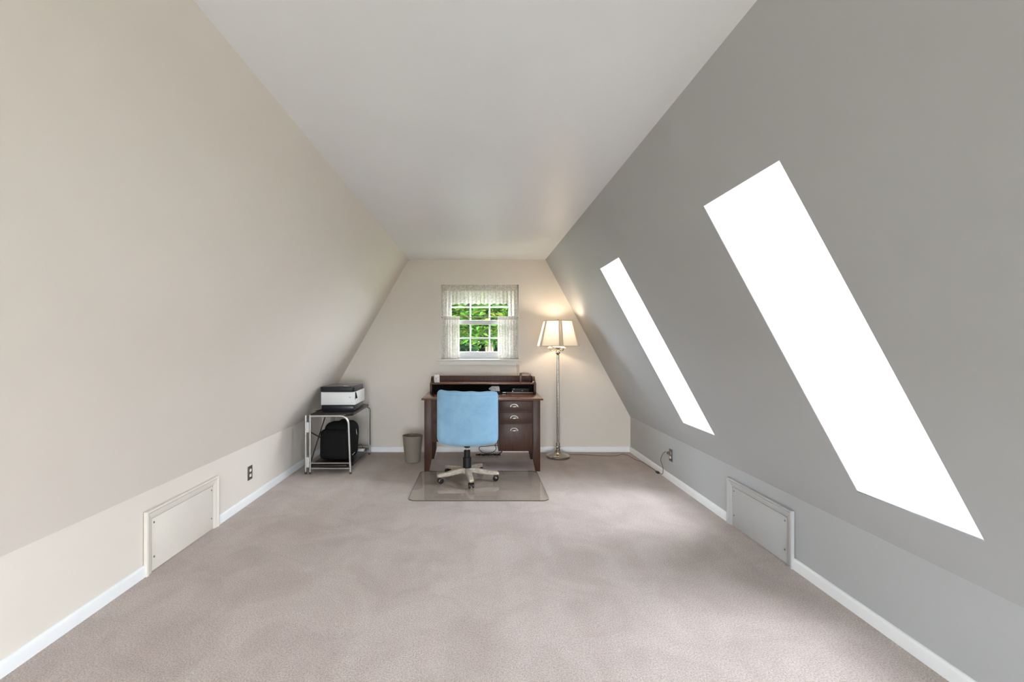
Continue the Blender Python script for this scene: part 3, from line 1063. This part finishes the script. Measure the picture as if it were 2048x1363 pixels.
# ------------------------------------------------------------------ folding cart
XA, XB_, YA, YZ = -1.775, -1.347, 4.905, 5.76
cart = thing('folding_cart', 'folding cart with silver tube ends and dark shelves against the left wall', 'cart', ((XA + XB_) / 2, (YA + YZ) / 2, 0))
ox, oy = -(XA + XB_) / 2, -(YA + YZ) / 2
L_ = lambda x, y, z: (x + ox, y + oy, z)
def end_frame(y):
    r = .011 if y == YA else .0075
    z = .612
    arc = [L_(XB_ - .02 - .085 + .085 * math.sin(R(a)), y, z - .085 + .085 * math.cos(R(a))) for a in range(0, 91, 10)]
    b = NB(); tube(b, [L_(XA, y, .004), L_(XA, y, z + .012)], r, 12)
    obj('post', b, 'silver', cart)
    b = NB(); tube(b, [L_(XA, y, z)] + arc + [L_(XB_, y, .004)], r, 12)
    obj('bent_leg', b, 'silver', cart)
    for zz in (.114, .057):
        b = NB(); tube(b, [L_(XA, y, zz), L_(XB_ - .005, y, zz)], .0055, 8)
        obj('crossbar', b, 'silver', cart)
    for x in (XA, XB_):
        obj('foot_cap', lathe(NB(), [(0, .0), (.0125, .0), (.0125, .022), (0, .022)], c=L_(x, y, 0), seg=14), 'brown', cart)
end_frame(YA)
end_frame(YZ)
for y in (YA, YZ):
    b = NB(); tube(b, [L_(XA - .046, y, .004), L_(XA - .046, y, .622)], .011, 12)
    obj('post', b, 'silver', cart)
    obj('foot_cap', lathe(NB(), [(0, .0), (.0125, .0), (.0125, .022), (0, .022)], c=L_(XA - .046, y, 0), seg=14), 'brown', cart)
for zc in (.495, .125):
    h = obj('hinge', bx(XA - .036 + ox, XA - .010 + ox, YA - .012 + oy, YA - .008 + oy, zc - .052, zc + .052, bev=.001), 'pwhite', cart)
    b = NB(); tube(b, [L_(XA - .023, YA - .010, zc - .055), L_(XA - .023, YA - .010, zc + .055)], .0055, 8)
    obj('hinge_pin', b, 'silver', h)
def cart_board(nm, z0, z1, mat):
    x0, x1, y0, y1, c = XA + .0, XB_ + .008, YA + .018, YZ - .015, .06
    poly = [(x0, y0), (x1 - c, y0), (x1, y0 + c), (x1, y1 - c), (x1 - c, y1), (x0, y1)]
    return obj(nm, prism(NB(), [(x + ox, y + oy) for x, y in poly], z0, z1, 'xy', .003), mat, cart)
cart_board('top_shelf', .606, .634, 'shelf')
cart_board('lower_shelf', .068, .092, 'shelf')
for p, q in (((YA + .03, .44), (YZ - .06, .14)), ((YZ - .25, .60), (YA + .06, .12))):
    b = NB(); tube(b, [L_(XA - .012, p[0], p[1]), L_(XA - .012, q[0], q[1])], .007, 6)
    obj('brace', b, 'brown', cart)
b = NB(); tube(b, smooth_path([L_(XB_ - .005, YZ - .10, .600), L_(XB_ - .004, YZ - .03, .585), L_(XB_ + .014, YZ - .012, .55), L_(XB_ + .012, YZ - .014, .35), L_(XB_ + .014, YZ - .012, .12)], 5), .004, 6)
obj('cable', b, 'bcord', cart)

# bag on the lower shelf
bag = thing('backpack', 'black nylon backpack sitting on the lower shelf of the cart', 'backpack', (-1.545, 5.24, .093), R(-6))
def bag_fn(p):
    x, y, z = p
    v = (z + .205) / .41
    k = 1 - .10 * v * v - .05 * (1 - v) ** 2
    return Vector((x * k + .008 * math.sin(z * 14), y * (1 - .18 * v), z + .206 + .008 * math.sin(x * 9)))
b = NB(); rbox(b, (.192, .13, .205), .085, 16, bag_fn)
bb = obj('bag_body', b, 'bag', bag, angle=80)
b = NB(); rbox(b, (.165, .05, .165), .045, 12, lambda p: Vector((p.x * (1 - .1 * (p.z + .165)) - .022, p.y - .122, p.z + .172)))
obj('front_pocket', b, 'bag', bag, angle=80)
b = NB(); tube(b, smooth_path([(.10, -.02, .395), (.09, -.03, .425), (.03, -.03, .432), (-.02, -.02, .40)], 5), .010, 8)
obj('carry_handle', b, 'bag', bag)
zp = [bag_fn(Vector((.192, -.03, z))) for z in (.12, .09, .06)]
b = NB(); tube(b, [zp[0] + Vector((.006, -.02, 0)), zp[1] + Vector((.008, -.024, 0)), zp[2] + Vector((.012, -.02, 0))], .004, 6)
obj('zipper_pull', b, 'chrome', bag)
b = NB(); tube(b, [(.17, -.10, .055), (.195, -.09, .085)], .004, 6)
obj('buckle', b, 'chrome', bag)
ps = thing('power_strip', 'small white power strip with a looped brown cord on the cart shelf end', 'power strip', (-1.405, 5.54, .0925))
obj('strip_body', bx(-.05, .05, -.03, .03, 0, .032, bev=.006), 'pwhite', ps)
b = NB(); tube(b, smooth_path([(-.03, 0, .028), (-.03, 0, .06), (0, 0, .082), (.03, 0, .06), (.032, 0, .030)], 5), .004, 6)
obj('cord_loop', b, 'brown', ps)
b = NB(); tube(b, [(-.05, -.01, .044), (.052, -.01, .044)], .005, 6)
obj('cord_run', b, 'brown', ps)

# ------------------------------------------------------------------ printer
PX0, PX1, PY0 = -1.716, -1.346, 5.08
pr = thing('printer', 'white and black multifunction printer on top of the cart', 'printer', ((PX0 + PX1) / 2, PY0, .6345))
hw = (PX1 - PX0) / 2
obj('base_tray', bx(-hw + .0, hw - .012, .0, .40, .004, .072, bev=.012), 'pblack', pr)
obj('foot_plinth', bx(-hw + .02, hw - .03, .01, .39, 0, .006), 'black', pr)
bd = obj('body', bx(-hw, hw, -.008, .43, .074, .214, bev=.003), 'pwhite', pr)
obj('paper_door_line', bx(-hw + .012, hw - .010, -.0090, -.0078, .0985, .1000), 'silver', bd)
obj('logo_mark', bx(hw - .060, hw - .044, -.0092, -.0078, .155, .160), 'dark', bd)
obj('side_slot', prism(NB(), [(.008, .130), (.055, .150), (.055, .205), (.012, .205)], hw - .002, hw + .0015, 'yz'), 'dark', bd)
b = NB(); tube(b, [(hw + .003, .012, .208), (hw + .006, .05, .145)], .009, 8)
obj('side_latch', b, 'black', bd)
obj('lid', prism(NB(), [(-hw - .010, .004), (-hw + .012, -.012), (hw - .030, -.012), (hw - .008, .012), (hw - .008, .39), (-hw - .004, .39)], .216, .272, 'xy', .006), 'pblack', pr)
obj('lid_top', bx(-hw + .006, hw - .024, .004, .37, .272, .2745, bev=.001), 'lidtop', pr)
obj('lid_sticker', bx(.045, .10, .03, .07, .2746, .2752), 'pwhite', pr)
b = NB(); tube(b, smooth_path([(-hw + .02, .20, .03), (-hw - .02, .18, .02), (-hw - .045, .10, .004), (-hw - .07, .02, .004)], 5), .004, 6)
obj('power_cable', b, 'bcord', pr)
obj('output_tray', prism(NB(), [(.05, .214), (.40, .214), (.40, .232), (.06, .222)], hw - .03, hw - .006, 'yz'), 'brown', pr)


# ------------------------------------------------------------------ curtains
def cloth(P, nu, nv, mat, name, parent=None):
    b = NB()
    V = [[b.verts.new(P(i / nu, j / nv)) for j in range(nv + 1)] for i in range(nu + 1)]
    for i in range(nu):
        for j in range(nv):
            b.faces.new([V[i][j], V[i + 1][j], V[i + 1][j + 1], V[i][j + 1]])
    return obj(name, b, mat, parent, angle=180)
X0, X1 = WIN[0] + .008, WIN[1] - .012
YC = YB + .018
def fold(u, f, a):
    return a * (math.sin(u * f) + .45 * math.sin(u * f * 2.3 + 1.1))
# upper tier: short in the middle, long tails at the sides
def P_val(u, v):
    x = X0 + (X1 - X0) * u
    e = min(u, 1 - u)
    k = max(0.0, min(1.0, (e - .105) / .03))
    z_low = 1.736 * (1 - k) + (1.885 + .008 * math.sin(u * 75)) * k
    zt = 2.126
    z = zt + (z_low - zt) * v
    amp = .004 + .008 * min(1, v * 2)
    return Vector((x, YC + fold(u, 120, amp * .8), z))
va = thing('lace_valance', 'sheer ivory lace valance with long side tails across the top of the window', 'curtain', ((X0 + X1) / 2, YC, 2.126))
off = Vector(((X0 + X1) / 2, YC, 2.126))
cloth(lambda u, v: P_val(u, v) - off, 150, 24, 'lace', 'lace_cloth', va)
cloth(lambda u, v: Vector((X0 + (X1 - X0) * u, YC - .006 + fold(u, 260, .004), 2.128 - .075 * v)) - off, 180, 4, 'lace', 'gathered_heading', va)
def cafe(x0, x1, lab):
    o = Vector(((x0 + x1) / 2, YC, 1.187))
    c = thing('cafe_curtain', lab, 'curtain', o, group='lace cafe curtains on the lower sash')
    cloth(lambda u, v: Vector((x0 + (x1 - x0) * (u if v > .02 else u), YC - .002 + fold(u, 42, .008), 1.722 - (1.722 - 1.190) * v)) - o, 60, 16, 'lace', 'lace_cloth', c)
    cloth(lambda u, v: Vector((x0 + (x1 - x0) * u, YC - .012 + fold(u, 110, .004), 1.728 - .045 * v)) - o, 80, 4, 'lace', 'gathered_heading', c)
cafe(X0 + .008, -.228, 'sheer lace cafe curtain on the left half of the lower sash')
cafe(.258, X1, 'sheer lace cafe curtain on the right half of the lower sash')
for z, lab, mt in ((2.105, 'thin white curtain rod hidden in the valance heading', 'rod'), (1.715, 'thin dark cafe curtain rod across the middle of the window', 'bronze')):
    b = NB(); tube(b, [(WIN[0] + .001, YC + .006, z), (WIN[1] - .001, YC + .006, z)], .0045, 8)
    tag(obj('curtain_rod', b, mt), lab, 'curtain rod')


# ------------------------------------------------------------------ outdoors
struct(obj('lawn', bx(-60, 60, -60, 70, -4.6, -4.5), 'grass', smooth=False))


def tree(label, base, crown_c, crown_r, n, leaf, mat, seed, cat='tree', droop=.4):
    rnd = random.Random(seed)
    t = thing('garden_tree', label, cat, base)
    c = Vector(crown_c) - Vector(base)
    b = NB()
    tube(b, smooth_path([(0, 0, 0), (.1, .05, c.z * .4), (-.05, 0, c.z * .8), (0, 0, c.z + crown_r[2] * .5)], 4), [.16 - .009 * k for k in range(13)], 10)
    obj('trunk', b, 'bark', t)
    b = NB()
    for k in range(26):
        a = rnd.uniform(0, 6.28)
        el = rnd.uniform(-.5, .9)
        tip = c + Vector((crown_r[0] * math.cos(a) * math.cos(el), crown_r[1] * math.sin(a) * math.cos(el), crown_r[2] * math.sin(el))) * .9
        s = Vector((0, 0, c.z - crown_r[2] * .4 + rnd.random() * crown_r[2]))
        m = s.lerp(tip, .5) + Vector((rnd.uniform(-.2, .2), rnd.uniform(-.2, .2), .2))
        tube(b, smooth_path([s, m, tip], 3), [.035, .03, .025, .02, .015, .011, .007], 5)
    obj('branches', b, 'bark', t)
    vs_, fs = [], []
    for k in range(n):
        while True:
            q = Vector((rnd.uniform(-1, 1), rnd.uniform(-1, 1), rnd.uniform(-1, 1)))
            if .25 < q.length < 1:
                break
        p = c + Vector((q.x * crown_r[0], q.y * crown_r[1], q.z * crown_r[2]))
        yaw = rnd.uniform(0, 6.28); pit = rnd.uniform(-.9, .5) * droop * 2; rol = rnd.uniform(-.7, .7)
        M_ = Matrix.Rotation(yaw, 3, 'Z') @ Matrix.Rotation(-pit, 3, 'Y') @ Matrix.Rotation(rol, 3, 'X')
        L = leaf * rnd.uniform(.6, 1.25); W = L * .27
        i0 = len(vs_)
        for x, y, z in ((0, 0, 0), (.35 * L, W, .05 * L), (L, 0, -.08 * L), (.35 * L, -W, .05 * L), (.4 * L, 0, -.02 * L)):
            vs_.append(p + M_ @ Vector((x, y, z)))
        fs += [(i0, i0 + 4, i0 + 1), (i0 + 1, i0 + 4, i0 + 2), (i0 + 2, i0 + 4, i0 + 3), (i0 + 3, i0 + 4, i0)]
    me = bpy.data.meshes.new('foliage')
    me.from_pydata([tuple(v) for v in vs_], [], fs)
    me.materials.append(MT[mat])
    o = bpy.data.objects.new('foliage', me); C.objects.link(o); o.parent = t
    o['kind'] = 'stuff'
tree('bright green leafy tree close outside the window', (.3, 11.0, -4.5), (.2, 10.4, 3.75), (3.0, 1.7, 2.45), 42000, .15, 'leaf', 3)
tree('dark evergreen tree standing low behind the bright tree', (-2.5, 15.0, -4.5), (-2.3, 14.8, .4), (2.3, 1.5, 3.6), 30000, .26, 'leafd', 5)
tree('dark green tree at the right behind the bright tree', (2.9, 15.4, -4.5), (2.75, 15.2, .8), (2.3, 1.5, 4.0), 30000, .26, 'leafd', 8)
tree('broad dark tree furthest behind in the garden', (.2, 19.5, -4.5), (.3, 19.2, .8), (6.5, 1.6, 4.6), 40000, .34, 'leafd', 11)
